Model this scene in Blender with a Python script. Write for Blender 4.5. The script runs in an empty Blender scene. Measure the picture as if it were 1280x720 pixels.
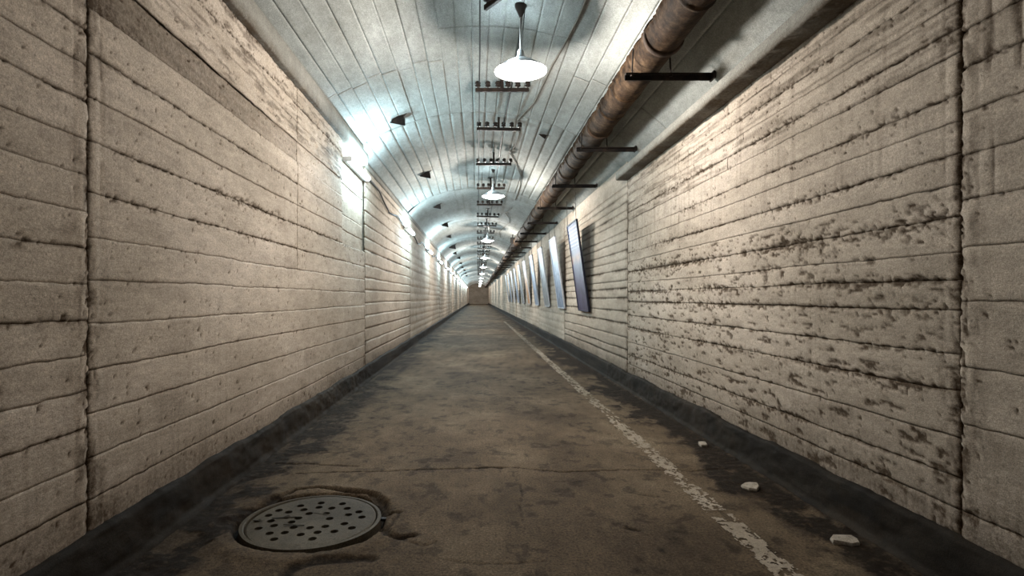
import bpy, bmesh, math, random
import numpy as np
from mathutils import Vector, Matrix
random.seed(7)
rs = np.random.RandomState(11)
SC = bpy.context.scene
COL = SC.collection

# ------------------------------------------------------------------ camera
CAMZ = 1.28
FPX = 700.0
VX, VY = 597.0, 372.0
cam_d = bpy.data.cameras.new('camera')
cam = bpy.data.objects.new('camera', cam_d)
COL.objects.link(cam)
cam.location = (0, 0, CAMZ)
cam.rotation_euler = (math.pi / 2, 0, 0)
cam_d.sensor_width = 36
cam_d.lens = FPX / 1280 * 36
cam_d.shift_x = (640 - VX) / 1280
cam_d.shift_y = (VY - 360) / 1280
cam_d.clip_start = 0.02
cam_d.clip_end = 400
SC.camera = cam

# ------------------------------------------------------------------ world, exposure, lamp powers
w = bpy.data.worlds.new('world')
SC.world = w
w.use_nodes = True
w.node_tree.nodes['Background'].inputs[0].default_value = (0.75, 0.85, 1.0, 1)
w.node_tree.nodes['Background'].inputs[1].default_value = 0.02
SC.view_settings.view_transform = 'Standard'
SC.view_settings.look = 'None'
SC.view_settings.gamma = 1
SC.view_settings.use_curve_mapping = False
SC.view_settings.exposure = 0.0
PENDANT_W = 265.0            # watts of the bulb under each enamel shade
PENDANT_COL = (1.0, 0.93, 0.86)
UP_W = 13.0                 # fill light added above each shade to brighten the vault
UP_COL = (0.72, 0.90, 1.0)
TUBE_W = 175.0
TUBE_COL = (0.60, 0.87, 1.0)
SC.cycles.max_bounces = 7
SC.cycles.diffuse_bounces = 5
SC.cycles.sample_clamp_indirect = 6.0
SC.cycles.use_denoising = True

# ------------------------------------------------------------------ measures of the tunnel
WL, WR = 1.73, 2.12          # wall distances left / right of the camera
YB, YE = -9.0, 112.0
KERB = 0.24


def prof(X, seg=0):
    """height of the vault above the camera at x"""
    X = np.asarray(X, float)
    b = np.where(X < 0, (0.0012, 0.0045, 0.007)[min(seg, 2)], 0.0012)
    return 2.74 - 0.156 * X ** 2 - b * X ** 6


def floor_pt(px, py, z=0.0):
    Y = FPX * (CAMZ - z) / (py - VY)
    return ((px - VX) * Y / FPX, Y)


def vault_pt(px, py, off=0.02, seg=0):
    r = (px - VX) / (VY - py)
    lo, hi = (-2.12, 0.0) if r < 0 else (0.0, 2.12)
    for _ in range(50):
        m = (lo + hi) / 2
        v = m / (float(prof(m, seg)) - off)
        if v < r: lo = m
        else: hi = m
    z = float(prof(m, seg)) - off
    return Vector((m, FPX * z / (VY - py), CAMZ + z))


# ------------------------------------------------------------------ numpy noise
_tab = rs.rand(256, 256)


def vnoise(x, y, seed=0):
    x = np.asarray(x, float) + seed * 17.31
    y = np.asarray(y, float) + seed * 9.77
    x, y = np.broadcast_arrays(x, y)
    xi = np.floor(x).astype(int); yi = np.floor(y).astype(int)
    fx = x - xi; fy = y - yi
    fx = fx * fx * (3 - 2 * fx); fy = fy * fy * (3 - 2 * fy)
    a = _tab[xi & 255, yi & 255]; b = _tab[(xi + 1) & 255, yi & 255]
    c = _tab[xi & 255, (yi + 1) & 255]; d = _tab[(xi + 1) & 255, (yi + 1) & 255]
    return (a * (1 - fx) + b * fx) * (1 - fy) + (c * (1 - fx) + d * fx) * fy


def fbm(x, y, seed=0, o=4):
    s = 0; a = 0.5; t = 0
    for i in range(o):
        s = s + a * vnoise(x * 2 ** i, y * 2 ** i, seed + i * 3); t += a; a *= 0.55
    return s / t


def sstep(a, b, x):
    t = np.clip((x - a) / (b - a), 0, 1)
    return t * t * (3 - 2 * t)


# ------------------------------------------------------------------ object helpers
def link(name, me, mat=None, parent=None, smooth=True):
    o = bpy.data.objects.new(name, me)
    COL.objects.link(o)
    if parent is not None: o.parent = parent
    if mat is not None: me.materials.append(mat)
    if smooth:
        me.polygons.foreach_set('use_smooth', [True] * len(me.polygons))
    return o


def tag(o, label=None, cat=None, group=None, kind=None):
    if label: o['label'] = label
    if cat: o['category'] = cat
    if group: o['group'] = group
    if kind: o['kind'] = kind
    return o


def empty(name, loc=(0, 0, 0), rz=0.0):
    o = bpy.data.objects.new(name, None)
    o.empty_display_size = 0.1
    COL.objects.link(o)
    o.location = loc
    o.rotation_euler = (0, 0, rz)
    return o


def grid_mesh(name, X, Y, Z, dirt=None, mask=None):
    n, m = X.shape
    co = np.stack([X, Y, Z], -1).reshape(-1, 3).astype(np.float32)
    idx = np.arange(n * m).reshape(n, m)
    q = np.stack([idx[:-1, :-1], idx[1:, :-1], idx[1:, 1:], idx[:-1, 1:]], -1)
    q = q[mask] if mask is not None else q.reshape(-1, 4)
    me = bpy.data.meshes.new(name)
    me.vertices.add(len(co)); me.vertices.foreach_set('co', co.ravel())
    k = len(q)
    me.loops.add(k * 4); me.loops.foreach_set('vertex_index', q.ravel().astype(np.int32))
    me.polygons.add(k)
    me.polygons.foreach_set('loop_start', (np.arange(k) * 4).astype(np.int32))
    me.update(calc_edges=True)
    if dirt is not None:
        a = me.attributes.new('dirt', 'FLOAT', 'POINT')
        a.data.foreach_set('value', dirt.ravel().astype(np.float32))
    return me


def pad(A):
    return np.pad(A, 1, mode='edge')


class MB:
    """collects simple solids into one mesh"""
    def __init__(s): s.bm = bmesh.new()

    def box(s, c, d, M=None, bev=0.0):
        r = bmesh.ops.create_cube(s.bm, size=1)
        vs = r['verts']
        bmesh.ops.scale(s.bm, vec=d, verts=vs)
        if bev:
            es = list({e for v in vs for e in v.link_edges})
            r2 = bmesh.ops.bevel(s.bm, geom=es, offset=bev, segments=2, affect='EDGES', clamp_overlap=True)
            vs = list({v for f in r2['faces'] for v in f.verts} | {v for v in vs if v.is_valid})
        if M is not None: bmesh.ops.transform(s.bm, matrix=M, verts=vs)
        bmesh.ops.translate(s.bm, vec=c, verts=vs)
        return s

    def tube(s, pts, r, n=8, cap=True):
        pts = [Vector(p) for p in pts]
        rr = r if hasattr(r, '__len__') else [r] * len(pts)
        rings = []; prev = None
        for i, p in enumerate(pts):
            t = (pts[min(i + 1, len(pts) - 1)] - pts[max(i - 1, 0)]).normalized()
            if prev is None:
                a = Vector((0, 0, 1)) if abs(t.z) < .9 else Vector((1, 0, 0))
                u = t.cross(a).normalized()
            else:
                u = (prev - t * prev.dot(t)).normalized()
            prev = u; v = t.cross(u)
            rings.append([s.bm.verts.new(p + (u * math.cos(2 * math.pi * k / n) + v * math.sin(2 * math.pi * k / n)) * rr[i]) for k in range(n)])
        for a, b in zip(rings, rings[1:]):
            for k in range(n):
                s.bm.faces.new((a[k], a[(k + 1) % n], b[(k + 1) % n], b[k]))
        if cap:
            s.bm.faces.new(rings[0][::-1]); s.bm.faces.new(rings[-1])
        return s

    def lathe(s, prf, c=(0, 0, 0), n=32, closed=False):
        rings = []
        for (r, z) in prf:
            if r < 1e-5: rings.append([s.bm.verts.new((c[0], c[1], c[2] + z))])
            else: rings.append([s.bm.verts.new((c[0] + r * math.cos(2 * math.pi * k / n), c[1] + r * math.sin(2 * math.pi * k / n), c[2] + z)) for k in range(n)])
        if closed: rings.append(rings[0])
        for a, b in zip(rings, rings[1:]):
            for k in range(n):
                k2 = (k + 1) % n
                if len(a) == 1 and len(b) == 1: continue
                if len(a) == 1: s.bm.faces.new((a[0], b[k], b[k2]))
                elif len(b) == 1: s.bm.faces.new((a[k], b[0], a[k2]))
                else: s.bm.faces.new((a[k], b[k], b[k2], a[k2]))
        return s

    def poly(s, pts, th=0.01, axis=(0, 0, 1)):
        a = Vector(axis) * th
        lo = [s.bm.verts.new(Vector(p)) for p in pts]
        hi = [s.bm.verts.new(Vector(p) + a) for p in pts]
        s.bm.faces.new(lo[::-1]); s.bm.faces.new(hi)
        n = len(pts)
        for k in range(n): s.bm.faces.new((lo[k], lo[(k + 1) % n], hi[(k + 1) % n], hi[k]))
        return s

    def mesh(s, name):
        bmesh.ops.recalc_face_normals(s.bm, faces=s.bm.faces[:])
        me = bpy.data.meshes.new(name); s.bm.to_mesh(me); s.bm.free(); return me

    def build(s, name, mat, parent=None, smooth=False):
        me = s.mesh(name)
        o = link(name, me, mat, parent, False)
        if smooth:
            me.polygons.foreach_set('use_smooth', [True] * len(me.polygons))
            me.set_sharp_from_angle(angle=math.radians(40))
        return o


# ------------------------------------------------------------------ materials
class NT:
    def __init__(s, name):
        s.m = bpy.data.materials.new(name); s.m.use_nodes = True
        s.t = s.m.node_tree; s.b = s.t.nodes['Principled BSDF']
        s.b.inputs['Specular IOR Level'].default_value = 0.25
        s.co = s.t.nodes.new('ShaderNodeTexCoord').outputs['Object']

    def n(s, typ, **kw):
        nd = s.t.nodes.new(typ)
        for k, v in kw.items():
            if k.startswith('i_'): nd.inputs[k[2:].replace('_', ' ')].default_value = v
            else: setattr(nd, k, v)
        return nd

    def l(s, a, b): s.t.links.new(a, b)

    def mapped(s, sc=(1, 1, 1)):
        mp = s.n('ShaderNodeMapping'); mp.inputs['Scale'].default_value = sc
        s.l(s.co, mp.inputs['Vector']); return mp.outputs[0]

    def noise(s, scale, detail=4, rough=.6, vec=None):
        nd = s.n('ShaderNodeTexNoise', i_Scale=scale, i_Detail=detail, i_Roughness=rough)
        s.l(vec if vec is not None else s.co, nd.inputs['Vector']); return nd.outputs['Fac']

    def ramp(s, fac, stops):
        r = s.n('ShaderNodeValToRGB'); e = r.color_ramp.elements
        while len(e) < len(stops): e.new(.5)
        for el, (p, c) in zip(e, stops):
            el.position = p; el.color = (*c, 1) if hasattr(c, '__len__') else (c, c, c, 1)
        s.l(fac, r.inputs[0]); return r.outputs[0]

    def mix(s, fac, a, b, mode='MIX'):
        m = s.n('ShaderNodeMix', data_type='RGBA', blend_type=mode)
        if hasattr(fac, 'links') or hasattr(fac, 'is_linked'): s.l(fac, m.inputs[0])
        else: m.inputs[0].default_value = fac
        for v, i in ((a, 6), (b, 7)):
            if isinstance(v, tuple): m.inputs[i].default_value = (*v, 1)
            else: s.l(v, m.inputs[i])
        return m.outputs[2]

    def bump(s, h, dist=.004, strength=1.0, prev=None):
        b = s.n('ShaderNodeBump', i_Distance=dist, i_Strength=strength)
        s.l(h, b.inputs['Height'])
        if prev is not None: s.l(prev, b.inputs['Normal'])
        s.l(b.outputs[0], s.b.inputs['Normal']); return b.outputs[0]


def concrete(name, c_lo, c_mid, c_hi, dirt_shade_col, streak=(1, 1, 1), rough=.9, speck=.55, bmp=.004, grain=.2, dsc=34):
    t = NT(name)
    v = t.mapped(streak)
    big = t.noise(0.9, 5, .65, v)
    col = t.ramp(big, [(.32, c_lo), (.5, c_mid), (.68, c_hi)])
    med = t.ramp(t.noise(11, 6, .75, v), [(.3, .78), (.62, 1.08)])
    col = t.mix(1.0, col, med, 'MULTIPLY')
    # dark pits
    pit = t.ramp(t.noise(38, 3, .6), [(.27, speck), (.36, 1.0)])
    col = t.mix(1.0, col, pit, 'MULTIPLY')
    gr = t.ramp(t.noise(190, 2, .7), [(.3, .68), (.7, 1.32)])
    col = t.mix(1.0, col, gr, 'MULTIPLY')
    g2 = t.ramp(t.noise(75, 3, .7), [(.32, 1 - grain), (.68, 1 + grain)])
    col = t.mix(1.0, col, g2, 'MULTIPLY')
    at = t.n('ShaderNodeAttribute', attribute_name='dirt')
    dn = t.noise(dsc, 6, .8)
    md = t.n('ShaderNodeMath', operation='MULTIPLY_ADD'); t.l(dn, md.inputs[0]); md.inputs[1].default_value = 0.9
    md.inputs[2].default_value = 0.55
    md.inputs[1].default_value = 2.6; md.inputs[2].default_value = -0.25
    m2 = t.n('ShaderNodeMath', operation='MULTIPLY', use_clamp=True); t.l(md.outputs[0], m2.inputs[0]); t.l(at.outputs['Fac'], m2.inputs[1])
    col = t.mix(m2.outputs[0], col, dirt_shade_col)
    t.l(col, t.b.inputs['Base Color'])
    t.b.inputs['Roughness'].default_value = rough
    t.b.inputs['Specular IOR Level'].default_value = .12
    p = t.bump(t.noise(22, 8, .72, v), bmp)
    t.bump(t.noise(170, 4, .7), bmp * .35, 1, p)
    return t.m


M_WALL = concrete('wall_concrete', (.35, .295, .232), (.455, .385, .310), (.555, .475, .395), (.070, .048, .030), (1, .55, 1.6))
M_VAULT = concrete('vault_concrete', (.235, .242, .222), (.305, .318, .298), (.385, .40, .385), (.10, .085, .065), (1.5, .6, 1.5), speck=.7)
M_LIP = concrete('lip_concrete', (.20, .195, .17), (.26, .25, .22), (.33, .32, .285), (.09, .07, .05), (1, 1, 1))
M_KERB = concrete('kerb_tar', (.008, .006, .004), (.016, .012, .008), (.034, .026, .018), (.010, .008, .006), (1, .6, 1), rough=.8)
M_FLOOR = concrete('floor_asphalt', (.055, .038, .022), (.098, .070, .043), (.155, .118, .076), (.012, .0075, .004), (1.2, .7, 1), rough=.85, speck=.35, bmp=.010, grain=.5, dsc=22)
for _m in (M_KERB, M_FLOOR):
    _m.node_tree.nodes['Principled BSDF'].inputs['Specular IOR Level'].default_value = .08
M_CAST = concrete('cast_cover', (.038, .030, .019), (.066, .054, .037), (.105, .088, .062), (.03, .022, .015), rough=.7)
M_STONE = concrete('pale_stone', (.24, .21, .17), (.33, .29, .235), (.42, .37, .31), (.1, .08, .05), rough=.8)
M_PAINT = concrete('road_paint', (.16, .130, .09), (.24, .20, .15), (.33, .28, .22), (.1, .08, .05), rough=.8)


def rusty(name, a, b, c, rough=.75, metal=.15, sc=7):
    t = NT(name)
    col = t.ramp(t.noise(sc, 6, .75), [(.33, a), (.5, b), (.66, c)])
    dk = t.ramp(t.noise(sc * .45, 4, .7), [(.36, .25), (.52, 1.0)])
    col = t.mix(1.0, col, dk, 'MULTIPLY')
    t.l(col, t.b.inputs['Base Color'])
    t.b.inputs['Roughness'].default_value = rough; t.b.inputs['Metallic'].default_value = metal
    t.bump(t.noise(sc * 9, 6, .75), .006)
    return t.m


M_PIPE = rusty('rusty_pipe', (.009, .0055, .003), (.040, .023, .012), (.10, .064, .036), metal=0)
M_PIPE.node_tree.nodes['Principled BSDF'].inputs['Specular IOR Level'].default_value = .08
M_BAND = rusty('dark_band', (.02, .012, .008), (.04, .024, .014), (.07, .04, .025))
M_IRON = rusty('old_iron', (.006, .004, .003), (.012, .008, .006), (.028, .018, .012), rough=.6, metal=.4, sc=14)


def plain(name, col, rough=.6, metal=0, emit=None, es=0):
    t = NT(name)
    if emit is None:
        c = t.mix(1.0, t.ramp(t.noise(25, 4, .6), [(.3, .82), (.7, 1.1)]), col, 'MULTIPLY')
        t.l(c, t.b.inputs['Base Color'])
    else:
        t.b.inputs['Base Color'].default_value = (*col, 1)
        t.b.inputs['Emission Color'].default_value = (*emit, 1)
        t.b.inputs['Emission Strength'].default_value = es
    t.b.inputs['Roughness'].default_value = rough; t.b.inputs['Metallic'].default_value = metal
    return t.m


M_WIRE = plain('wire_black', (.02, .018, .016), .6)
M_CABLE = plain('grey_cable', (.16, .145, .12), .8)
M_CORD = plain('cord_pale', (.3, .29, .27), .7)
M_PORC = plain('porcelain', (.022, .017, .014), .4)
M_SHADE = plain('enamel_shade', (.26, .27, .27), .4)
M_LENS = plain('lamp_glass', (.9, .9, .9), .3, 0, (0.93, 0.96, 1.0), 14.0)
M_TUBE = plain('tube_glass', (.9, .9, .9), .3, 0, (0.72, 0.92, 1.0), 9.0)
M_TRAY = plain('white_tray', (.6, .62, .62), .5)


# ------------------------------------------------------------------ ceiling, walls: board-marked concrete
def line_fx(e, u, k, seed, wob=.004):
    """groove (k>0) or fin (k<0) at distance e from a board line; returns (displacement, dirt)"""
    a = abs(k)
    nn = np.clip(fbm(u * 1.6, u * 0 + seed, seed, 5) * 3.6 - 1.35 + (.45 if a > 1 else .12 * a), 0, 1)
    j = (fbm(u * 28, u * 0 + seed * 2.1, seed + 5, 3) - .5) * 2 * (wob + .012 * a)
    wdt = .0035 + .0065 * a * nn
    g = np.exp(-((e + j) / wdt) ** 2)
    if k >= 0:
        return -g * (.0008 + .009 * a * nn), g * (.06 + .9 * min(a, 1)) * (.25 + .75 * nn)
    return g * (.003 + .010 * a * nn), -g * .6 * nn


def crumble(e, u, v, k, seed):
    """pits that cluster round a rough line"""
    reach = .010 + .045 * k * np.clip(fbm(u * 1.5, u * 0 + seed, seed + 9, 3) * 3.4 - 1.45 + (.4 if k > 1 else 0), 0, 1)
    n = fbm(u * 34, v * 60, seed + 3, 3)
    p = sstep(.60, .69, n + .10 * np.exp(-(e / reach) ** 2) - .03) * np.exp(-(e / reach) ** 2)
    return -p * .008, p * .95


def wall_strip(side, W, y0, y1, z0, z1, klo, khi, ky0, ky1, res, seed, off=0.0, vstreak=0.0, extra=None):
    ny = max(4, int((y1 - y0) / res)); nz = max(4, int((z1 - z0) / (res * .85)))
    y = np.linspace(y0, y1, ny); z = np.linspace(z0, z1, nz)
    Y, Z = np.meshgrid(y, z, indexing='ij')
    fine = res < .025
    D = off + .006 * (fbm(Y * 1.1, Z * 2, 300, 3) - .5) + .0028 * (fbm(Y * 7, Z * 26, seed + 1, 4) - .5)
    dirt = .16 * sstep(.52, .75, fbm(Y * 2.2, Z * 5, seed + 2, 4))
    for zz, k, q in ((z0, klo, 1), (z1, khi, 1)):
        d, g = line_fx(np.abs(Z - zz), Y, k, int(zz * 100) % 50 + 3); D = D + d; dirt = dirt + g
        if k > .55 and fine:
            d, g = crumble(np.abs(Z - zz), Y, Z, k, int(zz * 100) % 50 + 4); D = D + d; dirt = dirt + g
    for yy, k in ((y0, ky0), (y1, ky1)):
        if k > 0:
            e = np.abs(Y - yy)
            d, g = line_fx(e, Z, k, 11, .008); D = D + d; dirt = dirt + g * 1.1
            if fine:
                d, g = crumble(e, Z, Y, k * .9, 31); D = D + d; dirt = dirt + g
            if k > .5:
                r = np.exp(-((e - .045 - .02 * (vnoise(Z * 7, Z * 0, 8) - .5)) / .016) ** 2) * vnoise(Z * 9, Z * 0, 5)      # mortar ridge beside the joint
                D = D + r * .0035
                d, g = line_fx(np.abs(e - .085 - .03 * (vnoise(Z * 4, Z * 0, 7) - .5)), Z, .3, 17, .004); D = D + d; dirt = dirt + g * .8
                dirt = dirt + .55 * np.exp(-(e / .11) ** 2) * sstep(.50, .68, fbm(Z * 7, Y * 22, 19, 4))
    if vstreak:
        n = fbm(Y * 30, Z * 1.6, seed * 0 + 8, 3)
        s = sstep(.60, .68, n) * vstreak
        dirt = dirt + s * .75; D = D - s * .006
    if fine:                                                                       # scattered pock marks
        n = fbm(Y * 30, Z * 34, 77, 3); p = sstep(.76, .83, n)
        D = D - p * .006; dirt = dirt + p * .8
    if extra is not None:
        d, g = extra(Y, Z); D = D + d; dirt = dirt + g
    def wv(zz):
        sd_ = int(zz * 100) % 61
        return .016 * (fbm(Y * 1.3, Y * 0 + sd_, sd_, 2) - .5) + .012 * (fbm(Y * 14, Y * 0 + sd_, sd_ + 2, 3) - .5)
    tt = (Z - z0) / (z1 - z0)
    Zr = Z
    if z0 > KERB + .02: Z = Z + wv(z0) * (1 - tt)
    if z1 < (3.2 if side < 0 else 2.9): Z = Z + wv(z1) * tt
    # grimy foot with rough edge; wider fade above is shade painted into the colour
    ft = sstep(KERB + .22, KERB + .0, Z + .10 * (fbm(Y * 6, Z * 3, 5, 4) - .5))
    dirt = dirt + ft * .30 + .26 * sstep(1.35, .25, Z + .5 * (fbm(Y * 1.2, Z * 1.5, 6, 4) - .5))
    if fine:
        dirt = dirt + .10 * sstep(.45, .7, fbm(Y * 60, Z * 3, 9, 2)) * sstep(.4, .6, fbm(Y * 1.1, Z * 1.3, 10, 2))   # comb marks
    X = side * (W - D)
    X, Y, Z, dirt = pad(X), pad(Y), pad(Z), pad(dirt)
    X[0, :] += side * .012; X[-1, :] += side * .012; X[:, 0] += side * .004; X[:, -1] += side * .004
    return grid_mesh('concrete_board', X, Y, Z, np.clip(dirt, -.4, 1))


def smooth_link(name, me, mat, parent):
    return link(name, me, mat, parent, True)


def big_box(name, c, d, mat):
    return MB().box(c, d).build(name, mat)


YL = [-3.4, 2.49, 8.62] + [8.62 + 5.72 * i for i in range(1, 19)]        # construction joints, left wall
YR = [-3.3, 2.46, 7.92] + [7.92 + 5.72 * i for i in range(1, 19)]
YV = [-3.3, 2.47, 8.27] + [8.27 + 5.72 * i for i in range(1, 19)]


def wall(side, W, name, joints, bounds0, bounds1, niche):
    # backing slab carries the wall; its boards are the children
    root = big_box(name, (side * (W + .10), (YB + YE) / 2, 1.55), (.10, YE - YB, 3.7), M_WALL)
    tag(root, 'cast concrete tunnel wall on the %s with horizontal board marks' % ('left' if side < 0 else 'right'), 'wall', kind='structure')
    segs = list(zip([YB] + joints, joints + [YE]))
    sd = 1 if side < 0 else 101
    for si, (a, b) in enumerate(segs):
        if b <= a: continue
        far = b > (14.6 if side < 0 else 13.9)
        bounds = bounds0 if si <= 1 else bounds1
        top = 3.30 if side < 0 else 2.96
        if side > 0 and si >= 3: top = 3.24
        zs = [CAMZ + z for z, _ in bounds]; ks = [k for _, k in bounds]
        if si not in (0, 1, 2):
            j = rs.uniform(-.05, .05)
            zs = [zs[0]] + [z + j for z in zs[1:-1]] + [zs[-1]]
        zs[-1] = top
        if si == 0:
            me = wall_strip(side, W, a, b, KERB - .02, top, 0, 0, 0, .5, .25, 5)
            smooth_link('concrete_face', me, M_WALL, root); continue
        if far:
            # boards too narrow to tell apart further on: one grooved face per pour
            if a > 26:
                res = .16
            else: res = .055
            ny = int((b - a) / res); nz = int((top - KERB) / .035)
            y = np.linspace(a, b, ny); z = np.linspace(KERB - .02, top, nz)
            Y, Z = np.meshgrid(y, z, indexing='ij')
            D = .012 * (fbm(Y * .6, Z * 2, si, 3) - .5) + rs.uniform(-.01, .012)
            dirt = .15 * sstep(.5, .75, fbm(Y * 2, Z * 4, si + 4, 4))
            for zz, k in zip(zs, ks):
                g = np.exp(-((Z - zz) / .02) ** 2); D = D - g * .012; dirt = dirt + g * (.10 + .28 * abs(k))
            for yy in (a, b):
                g = np.exp(-((Y - yy) / .06) ** 2); D = D - g * .02; dirt = dirt + g * .5
            X = side * (W - D)
            X, Y, Z, dirt = pad(X), pad(Y), pad(Z), pad(dirt)
            X[0, :] += side * .05; X[-1, :] += side * .05
            smooth_link('concrete_face', grid_mesh('concrete_face', X, Y, Z, np.clip(dirt, -.4, 1)), M_WALL, root)
            continue
        res = .014 if b < 9 else .032
        for bi in range(len(zs) - 1):
            z0, z1 = zs[bi], zs[bi + 1]
            off = rs.uniform(-.0018, .002)
            sd += 1
            ex = None
            if side < 0 and 1.30 < zs[bi] - CAMZ + .02 < 1.5 and si == 2:
                off -= .008
                ex = lambda Y, Z: (.012 * (fbm(Y * 8, Z * 60, 41, 3) - .5), .50 + .35 * (fbm(Y * 3, Z * 50, 40, 3) - .3) - .25 * sstep(3.2, 5.2, Y))
            if side < 0 and si == 2 and zs[bi] - CAMZ > 1.5:
                ex = lambda Y, Z: (.02 * (fbm(Y * 6, Z * 40, 43, 4) - .5), .5 * sstep(.5, .66, fbm(Y * 5, Z * 36, 44, 4)))
            if side > 0 and si == 2 and zs[bi] - CAMZ > 1.05:
                ex = lambda Y, Z: (.012 * (fbm(Y * 3, Z * 44, 47, 4) - .5), .42 * sstep(.48, .66, fbm(Y * 2.5, Z * 46, 48, 4)))
            if side > 0 and si == 2 and zs[bi] - CAMZ < .36:
                ex = lambda Y, Z: (-.006 * sstep(.62, .72, fbm(Y * 9, Z * 34, 51, 5)), .8 * sstep(.61, .71, fbm(Y * 9, Z * 34, 51, 5)))
            vs = .9 if (side > 0 and si == 1 and .25 < zs[bi] - CAMZ < 1.3) else (.22 if side > 0 and zs[bi] - CAMZ > .6 and si == 2 else 0.0)
            kw = dict(vstreak=vs, extra=ex)
            y0 = max(a, 1.2)
            jk0 = .9 if a > 2 else 0
            kj = 1.0 if b < 3 else .7
            if niche and si == 2:
                if 0.55 < zs[bi] - CAMZ < 2.0:
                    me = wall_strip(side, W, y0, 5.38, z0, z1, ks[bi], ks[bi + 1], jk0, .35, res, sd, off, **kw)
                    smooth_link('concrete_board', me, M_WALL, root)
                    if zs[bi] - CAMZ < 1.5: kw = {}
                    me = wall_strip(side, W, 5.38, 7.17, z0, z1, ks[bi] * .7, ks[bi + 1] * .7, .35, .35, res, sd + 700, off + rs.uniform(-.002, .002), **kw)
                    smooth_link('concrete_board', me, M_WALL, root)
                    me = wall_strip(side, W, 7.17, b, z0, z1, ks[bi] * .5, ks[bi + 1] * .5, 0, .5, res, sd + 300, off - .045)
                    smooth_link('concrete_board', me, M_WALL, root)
                    continue
            cut = None
            if si == 2 and side < 0 and zs[bi] - CAMZ > .2: cut = 5.38
            if si == 2 and side > 0 and zs[bi] - CAMZ > .5: cut = (5.9, 5.9, 4.75, 6.2)[bi % 4]
            if cut:
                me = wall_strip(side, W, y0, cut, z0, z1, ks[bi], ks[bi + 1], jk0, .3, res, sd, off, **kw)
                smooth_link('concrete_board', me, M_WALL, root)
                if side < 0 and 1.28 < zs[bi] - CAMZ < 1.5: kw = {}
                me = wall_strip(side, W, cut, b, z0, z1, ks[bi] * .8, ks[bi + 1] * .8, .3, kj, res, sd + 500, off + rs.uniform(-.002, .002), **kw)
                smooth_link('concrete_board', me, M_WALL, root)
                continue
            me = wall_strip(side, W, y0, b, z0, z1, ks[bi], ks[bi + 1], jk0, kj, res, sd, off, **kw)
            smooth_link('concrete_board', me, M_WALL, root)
            if y0 > a and bi == 0:
                pass
        if a < 1.2:
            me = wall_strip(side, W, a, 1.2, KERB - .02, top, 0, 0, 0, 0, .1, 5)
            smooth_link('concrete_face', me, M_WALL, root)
    return root


LB0 = [(-1.06, 0)] + [(z, k) for z, k in zip(np.arange(-.90, 2.0, .160), [.3, .2, .6, .3, .2, .8, .2, .9, .25, .45, .3, .6, .3, .8, .4, .7, .3, .4, .3])] + [(2.02, .3)]
LB1 = [(-1.06, 0), (-.90, .1), (-.72, .2), (-.52, .35), (-.32, .2), (-.12, .3), (.08, .35), (.27, .3), (.47, .75), (.70, .95), (.89, .45), (1.09, .75), (1.30, .5), (1.50, .5), (1.68, .35), (1.85, .8), (2.02, .6)]
RB0 = [(-1.06, 0), (-.93, .6), (-.55, .4), (-.30, .4), (-.02, .5), (.22, .15), (.42, .6), (.62, .5), (.80, .5), (1.0, .75), (1.16, .6), (1.34, .5), (1.5, .4), (1.68, .4)]
RB1 = [(-1.06, 0), (-.93, .5), (-.80, .65), (-.62, .35), (-.42, 1.1), (-.25, .8), (-.06, 1.05), (.08, 1.25), (.20, .3), (.355, 2.1), (.50, .2), (.63, .8), (.78, .3), (.90, .65), (1.08, .4), (1.19, 1.0), (1.31, .3), (1.43, .6), (1.55, .3), (1.68, .3)]
wall(-1, WL, 'wall_left', YL, LB0, LB1, True)
wall(1, WR, 'wall_right', YR, RB0, RB1, False)

# lips under the vault
def lip(name, side, segs, label):
    first = None
    for i, (y0, y1, x_in, x_out, z0, z1) in enumerate(segs):
        n = max(6, int((y1 - y0) / .03)) if y1 < 15 else max(6, int((y1 - y0) / .3))
        y = np.linspace(y0, y1, n)
        P = [(x_out, z0), (x_in + .012, z0), (x_in, z0 + .012), (x_in, (z0 + z1) / 2), (x_in, z1 - .006), (x_in + .008, z1), (x_out, z1)]
        Y = np.repeat(y[:, None], len(P), 1)
        X = np.array([[p[0] for p in P]] * n); Z = np.array([[p[1] for p in P]] * n)
        q = (fbm(Y * 9, Z * 20 + X * 9, 60, 4) - .5)
        edge = np.array([0, 1, 1, .3, .3, .2, 0])[None, :]
        X = X + q * .016 * edge; Z = Z + q * .028 * edge * (np.array([1, 1, 1, 0, .3, .3, 0])[None, :])
        dirt = np.clip(np.array([.55, .75, .5, .05, .05, .1, .3])[None, :] * (.5 + 1.2 * fbm(Y * 5, Z * 9, 61, 3)), 0, 1)  # underside painted darker, its shade put into the colour
        me = grid_mesh(name, side * X, Y, CAMZ + Z, dirt)
        o = link(name, me, M_LIP, None, False)
        if first is None:
            first = o; tag(o, label, 'ledge', kind='structure')
        else:
            o.parent = first
            o.name = 'lip_pour'
lip('trim_1', -1, [(YB, 2.49, WL - .05, WL + .05, 2.02, 2.235), (2.5, 8.62, WL - .05, WL + .05, 2.02, 2.235)] + [(YL[i] + .0, YL[i + 1] - .0, WL - .012, WL + .05, 2.0, 2.10) for i in range(2, 19)],
    'pale concrete ledge along the top of the left wall under the vault')
lip('trim_2', 1, [(YB, 2.46, 1.96, WR + .05, 1.66, 1.765), (2.47, 7.95, 1.96, WR + .05, 1.66, 1.765)],
    'concrete ledge with dark underside along the top of the right wall')


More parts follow.
